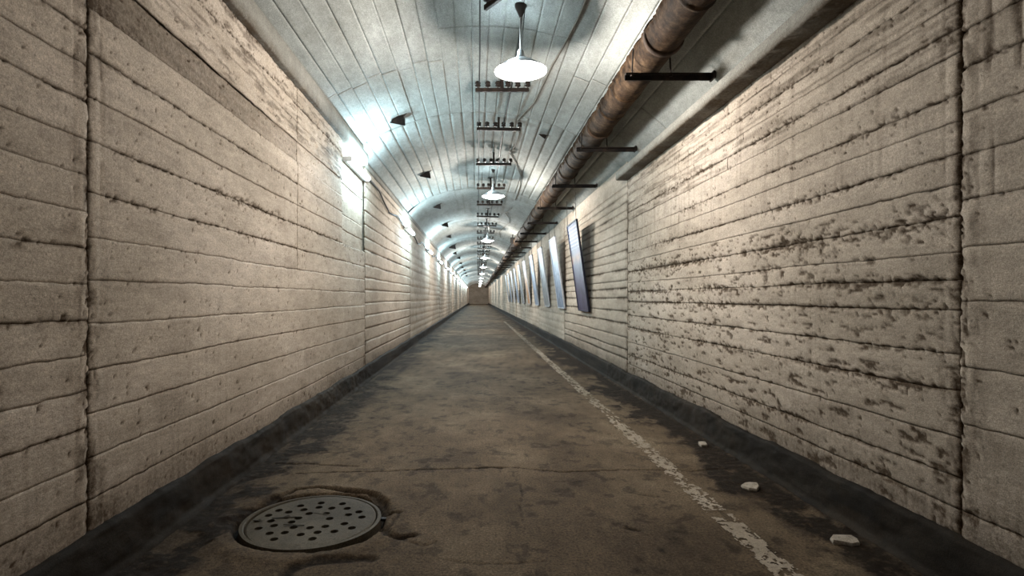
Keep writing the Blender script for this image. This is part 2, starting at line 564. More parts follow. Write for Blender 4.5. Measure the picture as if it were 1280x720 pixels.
# vault
def vault_strip(x0, x1, y0, y1, k0, k1, e0, e1, resx, resy, seed, seg, off=0.0):
    nx = max(4, int(abs(x1 - x0) / resx)); ny = max(4, int((y1 - y0) / resy))
    xs = np.linspace(x0, x1, nx); y = np.linspace(y0, y1, ny)
    X, Y = np.meshgrid(xs, y, indexing='ij')
    D = off + .004 * (fbm(X * 2, Y * .7, seed, 3) - .5) + .002 * (fbm(X * 30, Y * 6, seed + 1, 3) - .5)
    dirt = .14 * sstep(.5, .75, fbm(X * 4, Y * 1.6, seed + 2, 4))
    for xx, k, s in ((x0, k0, 1), (x1, k1, 1)):
        d, g = line_fx(np.abs(X - xx), Y, k, int(xx * 50 + 200) % 97 + 2, .002); D = D + d * .8; dirt = dirt + np.clip(g, -1, 1) * .9 * sstep(.40, .60, fbm(Y * .55, Y * 0 + xx * 9, 7, 3) + .12 * (abs(k) - .3))
    for yy, k in ((y0, e0), (y1, e1)):
        if k:
            d, g = line_fx(np.abs(Y - yy), X, k, int(yy * 10) % 50, .004); D = D + d; dirt = dirt + g
            dirt = dirt + .22 * k * np.exp(-(np.abs(Y - yy) / .13) ** 2) * fbm(X * 5, Y * 5, 8, 3)
    Z = prof(X, seg)
    h = 1e-3
    sl = (prof(X + h, seg) - prof(X - h, seg)) / (2 * h)
    L = np.sqrt(1 + sl ** 2)
    nxn, nzn = sl / L, -1 / L                 # inward normal
    D = D
    px, py, pz = pad(X + nxn * D), pad(Y), pad(Z + nzn * D)
    bx, bz = pad(nxn), pad(nzn)
    m = np.zeros_like(px); m[0, :] = 1; m[-1, :] = 1; m[:, 0] = 60 if y0 in YV else 1; m[:, -1] = 60 if y1 in YV else 1
    px = px - bx * .0015 * m; pz = pz - bz * .0015 * m
    return grid_mesh('concrete_board', px, py, CAMZ + pz, np.clip(pad(dirt), -.5, 1))


# backing shell of the ceiling
xs = np.linspace(-WL - .16, WR + .16, 40)
ys = np.array([YB, 8.27, 8.28, 14.0, 14.02, YE])
X, Y = np.meshgrid(xs, ys, indexing='ij')
Z = CAMZ + .07 + prof(np.clip(X, -WL - .05, WR + .05), 0)
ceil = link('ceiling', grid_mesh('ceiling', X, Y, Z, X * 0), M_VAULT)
tag(ceil, 'vaulted concrete tunnel ceiling with lengthwise board marks', 'ceiling', kind='structure')
XB = [-WL - .03, -1.60, -1.44, -1.27, -1.10, -.92, -.74, -.57, -.40, -.23, -.06, .11, .27, .43, .60, .77, .94, 1.11, 1.29, 1.47, 1.65, 1.85, WR + .03]
for si, (a, b) in enumerate(zip([YB] + YV, YV + [YE])):
    seg = 0 if si <= 2 else (1 if si == 3 else 2)
    if si == 0 or si >= 4:
        nyy = max(6, int((b - a) / (.08 if si < 6 else .25)))
        xs = np.linspace(XB[0], XB[-1], 110); y = np.linspace(a, b, nyy)
        X, Y = np.meshgrid(xs, y, indexing='ij')
        D = .008 * (fbm(X * 2, Y * .7, si, 3) - .5); dirt = .12 * sstep(.5, .7, fbm(X * 3, Y, si + 2, 4))
        for q in XB[1:-1]:
            g = np.exp(-((X - q) / .022) ** 2) * sstep(.45, .65, fbm(Y * 1.5, X * 0 + q * 5, si, 2)); D = D - g * .005; dirt = dirt + g * .28
        for yy in (a, b):
            g = np.exp(-((Y - yy) / .08) ** 2); D = D - g * .015; dirt = dirt + g * .35
        Z = prof(X, seg) - D
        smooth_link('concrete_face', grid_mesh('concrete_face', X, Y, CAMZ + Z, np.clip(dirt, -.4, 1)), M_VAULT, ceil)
        continue
    r1 = .016 if si <= 2 else .03
    for i in range(len(XB) - 1):
        k0 = [.1, .3, -.6, .35, .6, -.5, .55, .2, -.6, .3, .15, -.4, .2, .3, .5, -.6, .2, .6, -.5, .4, .15, .3, .1][i]
        k1 = [.1, .3, -.6, .35, .6, -.5, .55, .2, -.6, .3, .15, -.4, .2, .3, .5, -.6, .2, .6, -.5, .4, .15, .3, .1][i + 1]
        off = rs.uniform(-.003, .003)
        cuts = [a, b]
        if si == 1: cuts = [max(a, 1.5), b]
        if si == 2: cuts = [a, (5.65 if 7 < i < 17 else 6.35 + .05 * (i % 3)), b]
        for c0, c1 in zip(cuts, cuts[1:]):
            me = vault_strip(XB[i], XB[i + 1], c0, c1, k0, k1, .5 if c0 in YV else .3, .6 if c1 in YV else .3, r1, .028 if si <= 2 else .05, 400 + si * 40 + i + int(c0 * 3), seg, off + rs.uniform(-.001, .001))
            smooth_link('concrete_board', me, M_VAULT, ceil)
    if si == 1:
        me = vault_strip(XB[0], XB[-1], a, 1.5, 0, 0, 0, 0, .08, .3, 3, 0)
        smooth_link('concrete_face', me, M_VAULT, ceil)
# end shoulder fill where the far vault springs lower on the left wall
# end walls; the near one is unseen, added to bounce light back
for nm, yy, lb in (('wall_back', YE + .1, 'grey concrete wall closing the far end of the tunnel'), ('wall_front', YB - .1, 'added unseen concrete wall closing the near end for bounce light')):
    pts = [(-WL - .15, yy, -.05)] + [(float(x), yy, CAMZ + .05 + float(prof(np.clip(x, -WL, WR)))) for x in np.linspace(-WL - .15, WR + .15, 17)] + [(WR + .15, yy, -.05)]
    o = MB().poly(pts, .12, (0, 1, 0)).build(nm, M_WALL)
    tag(o, lb, 'wall', kind='structure')


# ------------------------------------------------------------------ floor
def pl_dist(X, Y, pts):
    d = np.full(X.shape, 9.)
    for (ax, ay), (bx, by) in zip(pts, pts[1:]):
        vx, vy = bx - ax, by - ay
        t = np.clip(((X - ax) * vx + (Y - ay) * vy) / (vx * vx + vy * vy + 1e-9), 0, 1)
        d = np.minimum(d, np.hypot(X - ax - t * vx, Y - ay - t * vy))
    return d


MHX, MHY, MHR = -.955, 3.235, .385
CR = [   # (pixel polyline, half-width m, strength, depth)
    ([(318, 640), (345, 622), (372, 612), (400, 609), (440, 614), (465, 617), (478, 628), (482, 642)], .028, 1.0, .035),
    ([(308, 668), (325, 678), (350, 686), (385, 688), (420, 684), (455, 674), (474, 655)], .022, 1.0, .035),
    ([(352, 722), (368, 708), (395, 700), (430, 698), (463, 697)], .034, .9, .012),
    ([(479, 660), (486, 668), (500, 671), (516, 668)], .022, 1.0, .02),
    ([(472, 642), (500, 641), (494, 650), (486, 660)], .010, .9, .012),
    ([(500, 672), (530, 682), (545, 676)], .012, .4, .006),
    ([(345, 581), (380, 580), (430, 582), (447, 583)], .010, .8, .008),
    ([(370, 592), (420, 590), (470, 589), (560, 586), (640, 584), (700, 590), (760, 588), (815, 587), (862, 588), (912, 586)], .008, .75, .008),
    ([(595, 585), (612, 584), (626, 585)], .018, .7, .006),
    ([(640, 590), (652, 612), (650, 632), (656, 655)], .006, .5, .006),
    ([(784, 660), (798, 663)], .016, .6, .01),
    ([(800, 618), (822, 621)], .014, .45, .006),
    ([(180, 722), (215, 700), (260, 672), (300, 648)], .05, .55, .010),
    ([(270, 612), (310, 600), (350, 590)], .035, .35, .006),
    ([(280, 655), (298, 650), (306, 640)], .04, .8, .012),
    ([(560, 700), (600, 706), (680, 702)], .008, .3, .004),
    ([(900, 640), (940, 668), (975, 700)], .012, .35, .004),
]
CR = [([floor_pt(*p) for p in pts], a, b, c) for pts, a, b, c in CR]


def floor_fx(X, Y, near):
    H = .010 * (fbm(X * 1.3, Y * .9, 90, 3) - .5)
    dirt = .22 * sstep(.48, .70, fbm(X * 2.6, Y * 2.0, 91, 6)) + .40 * sstep(.60, .68, fbm(X * 11, Y * 9, 89, 5))
    dirt = dirt + .15 * sstep(.5, .7, fbm(X * .8, Y * .25, 92, 3))
    n = fbm(X * 3.1, Y * 2.1, 93, 5)
    # silt and grime heaped at the two edges
    eR = sstep(1.52, 1.80, X + (n - .5) * 1.0)
    eR = eR * sstep(.38, .47, fbm(X * 5, Y * 3.2, 94, 5) + .22 * sstep(1.8, 2.0, X))
    ridge = np.exp(-((X - 2.03) / .022) ** 2) * fbm(X * 8, Y * 8, 96, 3)
    eL = sstep(-1.05, -1.62, X + (n - .5) * .8)
    eL = eL * (.55 + .65 * sstep(.42, .52, fbm(X * 4.5, Y * 4, 95, 5)))
    dirt = dirt + .95 * eR * (1 - .8 * ridge) + .85 * eL
    H = H + .012 * eR * fbm(X * 14, Y * 14, 97, 3) + .014 * eL * fbm(X * 12, Y * 12, 98, 3) + .018 * ridge
    if near:
        H = H + .003 * (fbm(X * 22, Y * 22, 99, 3) - .5)
        jx = X + .02 * (fbm(X * 14, Y * 14, 100, 3) - .5); jy = Y + .03 * (fbm(X * 14, Y * 14, 101, 3) - .5)
        for pts, a, b, c in CR:
            d = pl_dist(jx, jy, pts)
            g = sstep(a * 1.5, a * .5, d + a * .7 * (fbm(X * 30, Y * 30, 102, 3) - .5))
            dirt = dirt + g * b; H = H - g * c
        r = np.hypot(X - MHX, Y - MHY)
        ang = np.arctan2(Y - MHY, X - MHX)
        # ragged pit round the cover
        pr = MHR + .030 + .03 * (vnoise(ang * 2.2 + 9, ang * 0, 5))
        pit = sstep(pr, pr - .02, r)
        H = H * (1 - pit) - .055 * pit
        dirt = dirt + pit * .8
        # mounded patch of old mortar around it
        H = H + .010 * np.exp(-((r - MHR - .12) / .06) ** 2)
        dirt = np.where((r > pr) & (r < MHR + .16), dirt * .75, dirt)
    return H, np.clip(dirt, 0, 1)


X, Y = np.meshgrid(np.linspace(-WL - .08, WR + .1, 262), np.concatenate([np.arange(2.2, 5.0, .012), np.arange(5.0, 9.01, .04)]), indexing='ij')
H, dirt = floor_fx(X, Y, True)
fl = smooth_link('floor', grid_mesh('floor', X, Y, H, dirt), M_FLOOR, None)
tag(fl, 'worn brown asphalt tunnel floor with cracks and grime along its edges', 'floor', kind='structure')
for y0, y1 in ((YB, 2.2), (9.0, YE)):
    X, Y = np.meshgrid(np.linspace(-WL - .08, WR + .1, 60), np.arange(y0, y1 + .01, .1 if y0 < 0 else .25), indexing='ij')
    Y[:, -1] = y1
    H, dirt = floor_fx(X, Y, False)
    smooth_link('floor_far_pour' if y0 > 0 else 'floor_near_pour', grid_mesh('floor_pour', X, Y, H, dirt), M_FLOOR, fl).name = 'asphalt_pour'

# worn painted lane line: flakes of paint on the asphalt, x = 1.36 .. 1.50
gx = np.arange(1.36, 1.505, .0085); gy = np.concatenate([np.arange(2.2, 5.2, .0085), np.arange(5.2, 30, .06)])
X, Y = np.meshgrid(gx, gy, indexing='ij')
n = fbm(X * 45, Y * 30, 120, 4) * .75 + .25 * fbm(X * 6, Y * 4, 121, 3)
edge = np.minimum(X - 1.36, 1.505 - X)
keep = (n + .10 * sstep(0, .04, edge) - .05 > .49 + .05 * (vnoise(Y * 3, Y * 0, 3) > .55))
keep &= ~((Y > 3.18) & (Y < 3.36) & (fbm(X * 20, Y * 20, 7, 2) < .62))
Hh, _ = floor_fx(X, Y, True)
me = grid_mesh('lane_line', X + .004 * (fbm(X * 60, Y * 60, 5, 2) - .5), Y, Hh + .0035, X * 0, keep[:-1, :-1])
o = smooth_link('lane_line', me, M_PAINT, fl); tag(o, 'worn white painted lane line'); o['kind'] = 'stuff'


# dark kerbs at the foot of the walls
def kerb(name, side, W, label):
    a0 = None
    for (y0, y1, st) in ((YB, 2.0, .2), (2.0, 9.0, .018), (9.0, YE, .3)):
        y = np.arange(y0, y1 + st, st); y[-1] = y1
        P = [(W + .05, KERB), (W - .02, KERB - .004), (W - .034, KERB - .02), (W - .04, KERB * .78), (W - .045, KERB * .55), (W - .05, KERB * .33), (W - .055, .04), (W - .075, .012), (W - .09, -.03)]
        # densify
        PP = []
        for p, q in zip(P, P[1:]):
            for t in (0, .33, .66): PP.append((p[0] + (q[0] - p[0]) * t, p[1] + (q[1] - p[1]) * t))
        PP.append(P[-1])
        Y = np.repeat(y[:, None], len(PP), 1)
        Xv = np.array([[p[0] for p in PP]] * len(y)); Zv = np.array([[p[1] for p in PP]] * len(y))
        q = fbm(Y * 5, Zv * 12 + Xv * 4, 130 + side, 4) - .5
        Xv = Xv + q * .03; Zv = Zv + (fbm(Y * 4, Zv * 0, 131, 4) - .5) * .05 * sstep(.1, KERB, Zv)
        dirt = sstep(.45, .7, fbm(Y * 3, Zv * 8, 132, 4)) * .8 - .5 * sstep(.7, .8, fbm(Y * 14, Zv * 20, 133, 3))
        o = smooth_link(name, grid_mesh(name, side * Xv, Y, Zv, np.clip(dirt, -.4, 1)), M_KERB, a0)
        if a0 is None: a0 = o; tag(o, label, 'kerb', kind='structure')
        else: o.name = 'kerb_pour'
kerb('baseboard_left', -1, WL, 'black tarred kerb strip along the foot of the left wall')
kerb('baseboard_right', 1, WR, 'black tarred kerb strip along the foot of the right wall')

# ------------------------------------------------------------------ manhole cover
mh = empty('manhole_cover', (MHX, MHY, -.012), 0)
tag(mh, 'round cast iron manhole cover with scattered holes, sunk in the asphalt at left', 'manhole cover')
HZ = [(650, 178), (820, 187), (485, 197), (632, 210), (512, 226), (735, 218), (858, 222), (312, 228), (390, 242), (228, 265), (553, 255), (690, 257), (952, 250), (375, 280), (468, 288), (868, 270), (975, 290), (718, 295), (138, 305), (248, 307), (412, 317), (272, 342), (835, 337), (148, 362), (430, 357), (560, 362), (682, 354), (895, 370), (237, 400), (358, 396), (620, 398), (485, 413), (755, 394), (273, 445), (580, 447)]
disc = MB().lathe([(0, .008), (.30, .010), (.352, .007), (.362, .001), (.362, -.03), (0, -.03)], n=72)
me = disc.mesh('cover_plate')
tmp = bpy.data.objects.new('cover_plate', me); COL.objects.link(tmp)
cut = MB()
for hx, hy in HZ:
    x, y = floor_pt(300 + hx * .15625, 600 + hy * .15625, .008)
    cut.tube([(x - MHX, y - MHY, -.2), (x - MHX, y - MHY, .2)], .0225, 12)
cme = cut.mesh('cut'); co = bpy.data.objects.new('cut', cme); COL.objects.link(co)
md = tmp.modifiers.new('b', 'BOOLEAN'); md.object = co; md.operation = 'DIFFERENCE'; md.solver = 'EXACT'
dg = bpy.context.evaluated_depsgraph_get()
me2 = bpy.data.meshes.new_from_object(tmp.evaluated_get(dg))
bpy.data.objects.remove(tmp); bpy.data.objects.remove(co)
me2.name = 'cover_plate'; me2.materials.clear()
cp = link('cover_plate', me2, M_CAST, mh, False)
cp.rotation_euler = (math.radians(1.5), math.radians(-1.0), 0)
f = MB().lathe([(.368, -.05), (.368, .006), (.374, .013), (.392, .011), (.396, -.05)], n=72, closed=True).build('rim', M_CAST, mh, True)
tag(f, 'raised cast rim')
MB().box((.405, .035, -.002), (.05, .03, .016), bev=.003).build('hinge_lug', M_IRON, mh)
MB().lathe([(0, -.052), (.40, -.052), (.40, -.058), (0, -.058)], n=32).build('shaft_bottom', M_IRON, mh)
for hw, (a, b) in enumerate([((-.24, .02), (-.10, .04)), ((-.02, .1), (.09, .06)), ((-.14, -.07), (-.02, -.08)), ((-.28, -.02), (-.34, -.01))]):
    d = Vector((b[0] - a[0], b[1] - a[1], 0)); 
    MB().box(((a[0] + b[0]) / 2, (a[1] + b[1]) / 2, .011), (d.length, .007, .004), Matrix.Rotation(math.atan2(d.y, d.x), 4, 'Z')).build('cast_rib', M_CAST, mh)

# ------------------------------------------------------------------ pale stones on the floor
def shard(px, py, wpx, dpx, label, sd):
    x, y = floor_pt(px, py); s = FPX / y
    rw = wpx / s / 2; rd = dpx / 2 * y / s / CAMZ
    r = random.Random(sd); pts = []
    n = 9
    for k in range(n):
        a = 2 * math.pi * k / n; q = r.uniform(.72, 1.12)
        pts.append((rw * q * math.cos(a) + .15 * rd * math.sin(a), rd * q * math.sin(a), 0))
    bm = bmesh.new()
    top = [bm.verts.new((p[0] * .92, p[1] * .92, .022 + r.uniform(-.004, .004))) for p in pts]
    mid = [bm.verts.new((p[0], p[1], .012)) for p in pts]
    low = [bm.verts.new((p[0] * .95, p[1] * .95, -.012)) for p in pts]
    c = bm.verts.new((0, 0, .025))
    for k in range(n):
        k2 = (k + 1) % n
        bm.faces.new((c, top[k], top[k2])); bm.faces.new((top[k], mid[k], mid[k2], top[k2])); bm.faces.new((mid[k], low[k], low[k2], mid[k2]))
    bm.faces.new(low[::-1])
    me = bpy.data.meshes.new('stone_slab'); bm.to_mesh(me); bm.free()
    o = link('stone_slab', me, M_STONE, None, False); o.location = (x, y, .003)
    tag(o, label, 'stone', 'pale stones in the grime by the right kerb')
shard(939, 611, 27, 9, 'flat pale stone in the grime by the right kerb, middle one of three', 1)
shard(1056, 679, 34, 12, 'flat pale stone in the grime by the right kerb, largest and nearest of three', 5)
shard(878, 557, 13, 5, 'small flat pale stone by the right kerb, farthest of three', 8)

ORD = ['nearest', 'second', 'third', 'fourth', 'fifth', 'sixth', 'seventh', 'eighth', 'ninth', 'tenth', 'eleventh', 'twelfth', 'thirteenth', 'fourteenth', 'fifteenth', 'sixteenth', 'seventeenth', 'eighteenth', 'nineteenth']


def copy_tree(o, parent=None):
    c = o.copy(); COL.objects.link(c)
    if parent is not None: c.parent = parent
    for ch in [q for q in KIDS.get(o.name, [])]:
        copy_tree(ch, c)
    return c


KIDS = {}


def index_kids(o):
    KIDS[o.name] = [q for q in COL.objects if q.parent == o]
    for q in KIDS[o.name]: index_kids(q)


# ------------------------------------------------------------------ rusty pipe on brackets
PX, PZ, PR = 1.53, CAMZ + 2.15, .150
BY = [4.93 + 2.42 * k for k in range(-5, 42)]
pipe = empty('overhead_pipe', (PX, 0, PZ))
tag(pipe, 'long thick rusty brown pipe running along the vault on the right', 'pipe')
SECY = [BY[0] - 1.6] + [b - .33 for b in BY] + [YE]


def pipe_sec(y0, y1, nseg, sd):
    n = 40
    y = np.linspace(y0, y1, nseg); a = np.linspace(0, 2 * math.pi, n)
    Y, A = np.meshgrid(y, a, indexing='ij')
    ap = np.minimum(A, 2 * math.pi - A)
    R = PR + .006 * (fbm(Y * 3, ap * 1.2, sd, 4) - .5) + .004 * (fbm(Y * 22, ap * 5, sd + 3, 3) - .5)
    # frayed wrapping on the side towards the tunnel's middle, and on top
    fr = np.exp(-((A - math.pi * .93) / .30) ** 2)
    R = R + fr * .026 * sstep(.48, .62, fbm(Y * 30, ap * 6, sd + 8, 3))
    for t in np.arange(y0 + .55, y1 - .2, .58):          # lap seams
        e = Y - t - .012 * np.sin(A * 2 + t)
        R = R + .009 * np.exp(-(e / .014) ** 2) - .005 * np.exp(-((e + .03) / .015) ** 2)
    X = R * np.cos(A); Z = R * np.sin(A)
    return grid_mesh('pipe_section', X, Y, Z, X * 0)


for i, (a, b) in enumerate(zip(SECY, SECY[1:])):
    nearp = 3 < b < 14
    smooth_link('pipe_section', pipe_sec(a, b, 160 if nearp else (40 if b < 32 else 12), 150 + i), M_PIPE, pipe)
bandm = None
for i, yb in enumerate(SECY[1:-1]):
    if yb < -4: continue
    if bandm is None:
        mb = MB()
        prf = [(PR - .004, -.03), (PR + .014, -.028), (PR + .021, -.012), (PR + .021, .012), (PR + .014, .028), (PR - .004, .03)]
        mb.lathe(prf, n=40)
        bandm = mb.mesh('collar'); bandm.transform(Matrix.Rotation(math.pi / 2, 4, 'X')); bandm.materials.append(M_BAND)
        bandm.polygons.foreach_set('use_smooth', [True] * len(bandm.polygons))
    o = bpy.data.objects.new('collar', bandm); COL.objects.link(o); o.parent = pipe; o.location = (0, yb, 0)

# bracket: angle iron under the pipe, wall plate, two strap rods over the pipe
def make_bracket():
    r = empty('pipe_bracket', (0, 0, 0))
    xl, xr = 1.30, 2.07; z = PZ - PR - .034
    mb = MB()
    mb.box(((xl + xr) / 2, 0, z), (xr - xl, .05, .012), bev=.002)
    mb.box(((xl + xr) / 2, .022, z - .022), (xr - xl, .012, .05), bev=.002)
    mb.build('angle_bar', M_IRON, r)
    MB().box((xr + .0, .0, z + .01), (.02, .11, .12), bev=.004).build('wall_plate', M_IRON, r)
    pts = [(PX - PR - .02, 0, z)] + [(PX + (PR + .012) * math.cos(t), 0, PZ + (PR + .012) * math.sin(t)) for t in np.linspace(math.pi, 0, 14)] + [(PX + PR + .02, 0, z)]
    MB().tube(pts, .007, 6).build('strap_rod', M_IRON, r)
    for q in (-1, 1): MB().lathe([(0, 0), (.016, 0), (.016, .014), (0, .014)], (PX + q * (PR + .02), 0, z - .02), 6).build('strap_nut', M_IRON, r)
    return r
br = make_bracket(); index_kids(br)
vis = 0
for i, yb in enumerate([b for b in BY if 2 < b < 60]):
    o = br if i == 0 else copy_tree(br)
    o.location = (0, yb, 0)
    o.rotation_euler = (0, 0, 0)
    if yb < 4:
        lb = 'iron bracket under the rusty pipe, before the first one in view'
    else:
        lb = ('iron angle bracket under the rusty pipe, %s one in view' % ORD[vis]) if vis < 12 else 'tiny iron bracket under the rusty pipe far down the tunnel past the twelfth'
        vis += 1
    tag(o, lb, 'bracket', 'iron brackets carrying the rusty pipe')

# small dark box on the vault beside the pipe
jb = empty('junction_box', (1.36, 21.7, CAMZ + 2.22))
tag(jb, 'small black box beside the rusty pipe far down the tunnel', 'junction box')
MB().box((0, 0, 0), (.19, .12, .22), bev=.01).build('housing', M_WIRE, jb)
MB().box((0, -.065, 0), (.15, .012, .18), bev=.004).build('cover', M_WIRE, jb)
MB().tube([(0, 0, .1), (0, 0, .26)], .02, 8).build('conduit', M_WIRE, jb)

# ------------------------------------------------------------------ insulator cross arms
def make_arm(full=True):
    r = empty('insulator_bracket', (0, 0, 0))
    mb = MB()
    mb.box((.32, 0, 0), (.66, .035, .045), bev=.004)
    mb.build('crossbar', M_IRON, r)
    MB().box((.32, 0, .12), (.035, .03, .25), bev=.003).build('stem', M_IRON, r)
    MB().box((.32, 0, .235), (.12, .09, .014), bev=.003).build('ceiling_plate', M_IRON, r)
    for k in range(6):
        x = .022 + k * .1235
        ins = MB().lathe([(0, .110), (.020, .108), (.033, .096), (.036, .080), (.025, .071), (.034, .062), (.035, .048), (.022, .040), (0, .038)], (x, 0, 0), 12).build('insulator', M_PORC, r, True)
        MB().tube([(x, 0, .0), (x, 0, .045)], .007, 6).build('pin', M_IRON, ins)
    return r
am = make_arm(); index_kids(am)
AY = [4.75, 6.83, 8.46, 10.5, 12.55, 14.7, 16.8, 19.0, 21.2] + [21.2 + 2.15 * k for k in range(1, 20)]
AZ = [2.46, 2.53, 2.55, 2.50, 2.45, 2.44, 2.44, 2.44, 2.44] + [2.44] * 20
ARM_POS = []
for i, (y, z) in enumerate(zip(AY, AZ)):
    o = am if i == 0 else copy_tree(am)
    x0 = -.01 + random.uniform(-.01, .015)
    rz = [-.95, .10, 0, .0, .28, 0, 0, .05, -.1][i] if i < 9 else random.uniform(-.05, .05)
    ry = [0, -.04, .02, 0, -.05, 0, .03, 0, 0][i] if i < 9 else 0
    if i == 0: x0 = .07
    o.location = (x0, y, CAMZ + z)
    o.rotation_euler = (0, ry, rz)
    top = 2.74 - z
    for ch in o.children: pass
    ARM_POS.append((x0, y, CAMZ + z))
    lb = ['dark iron insulator bar at the very top edge, turned askew above the big lamp',
          'dark iron insulator bar directly behind the big nearest lamp',
          'dark iron insulator bar with six knobs, first clear one past the big lamp',
          'dark iron insulator bar with six knobs, just before the second lamp',
          'dark iron insulator bar skewed right behind the second lamp',
          'dark iron insulator bar, first full one past the second lamp',
          'dark iron insulator bar, second full one past the second lamp',
          'dark iron insulator bar, third full one past the second lamp',
          'dark iron insulator bar just above the third lamp'][i] if i < 9 else 'tiny dark insulator bar far down the vault past the third lamp'
    tag(o, lb, 'insulator bracket', 'insulator bars hung along the vault')

# overhead wires, tied to the bars
def wire(pts, r, name, lb, mat=M_WIRE, cat='wire', n=6):
    o = MB().tube(pts, r, n).build(name, mat, None, True); tag(o, lb, cat); return o
zi = .105
pts = [(.16, 1.5, CAMZ + 2.58), (.13, 3.2, CAMZ + 2.56)]
for x, y, z in ARM_POS:
    pts.append((.02, y, z + .075)); pts.append((.022, y + 1.0, z + .045))
wire(pts, .008, 'overhead_wire', 'thin black wire strung along the left ends of the insulator bars')
pts = [(.42, 5.25, CAMZ + 2.70), (.42, 6.2, CAMZ + 2.60), (.41, 6.95, CAMZ + 2.55)]
for x, y, z in ARM_POS[2:]:
    pts.append((.392, y, z + .06)); pts.append((.39, y + 1.0, z + .03))
wire(pts, .009, 'overhead_wire', 'thin black wire from the big lamp back along the middle of the bars')
cp_ = [(738, -14), (722, 24), (704, 58), (690, 82), (668, 128), (647, 150), (649, 168), (644, 182), (637, 191), (645, 203), (651, 220), (650, 233), (644, 250)]
wire([vault_pt(px, py, .022, 0) for px, py in cp_], .011, 'loose_cable', 'grey loose cable wandering across the vault right of the lamps', M_CABLE, 'cable', 8)
cp_ = [(640, 260), (632, 266), (636, 272), (637, 278), (630, 284), (624, 290), (626, 297)]
wire([vault_pt(px, py, .03, 2) for px, py in cp_], .011, 'loose_cable', 'far piece of grey loose cable on the vault past the second lamp', M_CABLE, 'cable', 8)

# ------------------------------------------------------------------ pendant lamps
def make_pendant():
    r = empty('pendant_lamp', (0, 0, 0))              # origin at the rim's centre
    MB().lathe([(.052, .115), (.075, .108), (.13, .080), (.195, .040), (.240, .004), (.244, .0), (.238, .001), (.19, .034), (.128, .072), (.07, .099), (.05, .106)], n=48).build('shade', M_SHADE, r, True)
    MB().lathe([(0, .20), (.022, .20), (.030, .185), (.034, .15), (.052, .118), (.05, .100), (0, .100)], n=24).build('socket', M_SHADE, r, True)
    l = MB().lathe([(.232, .006), (.225, -.006), (.18, -.026), (.11, -.042), (0, -.050)], n=40).build('glass_bowl', M_LENS, r, True)
    tag(l, 'glowing white glass bowl')
    MB().tube([(-.004, 0, .19), (-.006, 0, .40), (-.001, 0, .56)], .0045, 6).build('cord', M_CORD, r)
    MB().tube([(.008, 0, .19), (.022, 0, .40), (.040, -.01, .60)], .0055, 6).build('cord', M_WIRE, r)
    MB().lathe([(0, .500), (.012, .500), (.050, .585), (.056, .60), (.056, .64), (0, .64)], n=20).build('ceiling_rose', M_PORC, r, True)
    return r
pd = make_pendant(); index_kids(pd)
LY = [(5.2, .40, 2.10), (11.9, .33, 2.15), (21.0, .37, 2.13), (30, .40, 2.12), (39, .40, 2.12), (50, .40, 2.12), (61, .4, 2.12), (72, .4, 2.12), (83, .4, 2.12), (94, .4, 2.12), (105, .4, 2.12), (-3.2, .40, 2.10)]  # last one is unseen, added behind the camera for ambient light
for i, (y, x, z) in enumerate(LY):
    o = pd if i == 0 else copy_tree(pd)
    o.location = (x, y, CAMZ + z)
    lb = ['big glowing pendant lamp hanging nearest, white dome shade', 'glowing pendant lamp second from the viewer on the vault', 'glowing pendant lamp third from the viewer', 'small glowing pendant lamp fourth from the viewer', 'small glowing pendant lamp fifth from the viewer'][i] if i < 5 else ('added unseen pendant lamp behind the viewpoint for ambient light' if y < 0 else 'tiny glowing pendant lamp deep in the tunnel, %s from the viewer' % ORD[i])
    tag(o, lb, 'lamp', 'pendant lamps along the vault')
    ld = bpy.data.lights.new('bulb', 'POINT')
    ld.energy = PENDANT_W * (1.0 if y > 0 else .12)
    ld.color = PENDANT_COL; ld.shadow_soft_size = .07
    lo = bpy.data.objects.new('bulb', ld); COL.objects.link(lo); lo.parent = o; lo.location = (0, 0, -.155)
    ud = bpy.data.lights.new('vault_fill', 'POINT'); ud.energy = UP_W * (1.0 if y > 0 else .3); ud.color = UP_COL; ud.shadow_soft_size = .06  # extra fill lamp over the opaque shade, lights the vault
    uo = bpy.data.objects.new('vault_fill', ud); COL.objects.link(uo); uo.parent = o; uo.location = (-.10, 0, .24)

# ------------------------------------------------------------------ wall lights on the left wall with their supply cable
def make_walllight():
    r = empty('wall_light', (0, 0, 0))
    MB().box((.022, 0, .0), (.045, 1.26, .06), bev=.006).build('tray', M_TRAY, r)
    MB().tube([(.085, -.60, 0), (.085, .60, 0)], .042, 14).build('tube', M_TUBE, r, True)
    for s in (-1, 1): MB().box((.066, s * .615, 0), (.10, .03, .07), bev=.008).build('end_cap', M_TRAY, r)
    return r
wl = make_walllight(); index_kids(wl)
TY = [7.95] + [YL[i] - .7 for i in range(3, 17)]
for i, y in enumerate(TY):
    o = wl if i == 0 else copy_tree(wl)
    zz = [1.82, 1.62][i] if i < 2 else 1.58
    o.location = (-WL + (-.045 if i == 0 else 0) + .012, y, CAMZ + zz)
    lb = ['bright tube light on the left wall, nearest one', 'bright tube light on the left wall, second one', 'bright tube light on the left wall, third one'][i] if i < 3 else 'tiny bright tube light far along the left wall, %s one' % ORD[i]
    tag(o, lb, 'wall light', 'tube lights along the left wall')
    ld = bpy.data.lights.new('tube_glow', 'POINT'); ld.energy = TUBE_W; ld.color = TUBE_COL; ld.shadow_soft_size = .05
    ld.energy = TUBE_W / 2
    for s in (-.35, .35):
        lo = bpy.data.objects.new('tube_glow', ld); COL.objects.link(lo); lo.parent = o; lo.location = (.19, s, 0)
pts = []
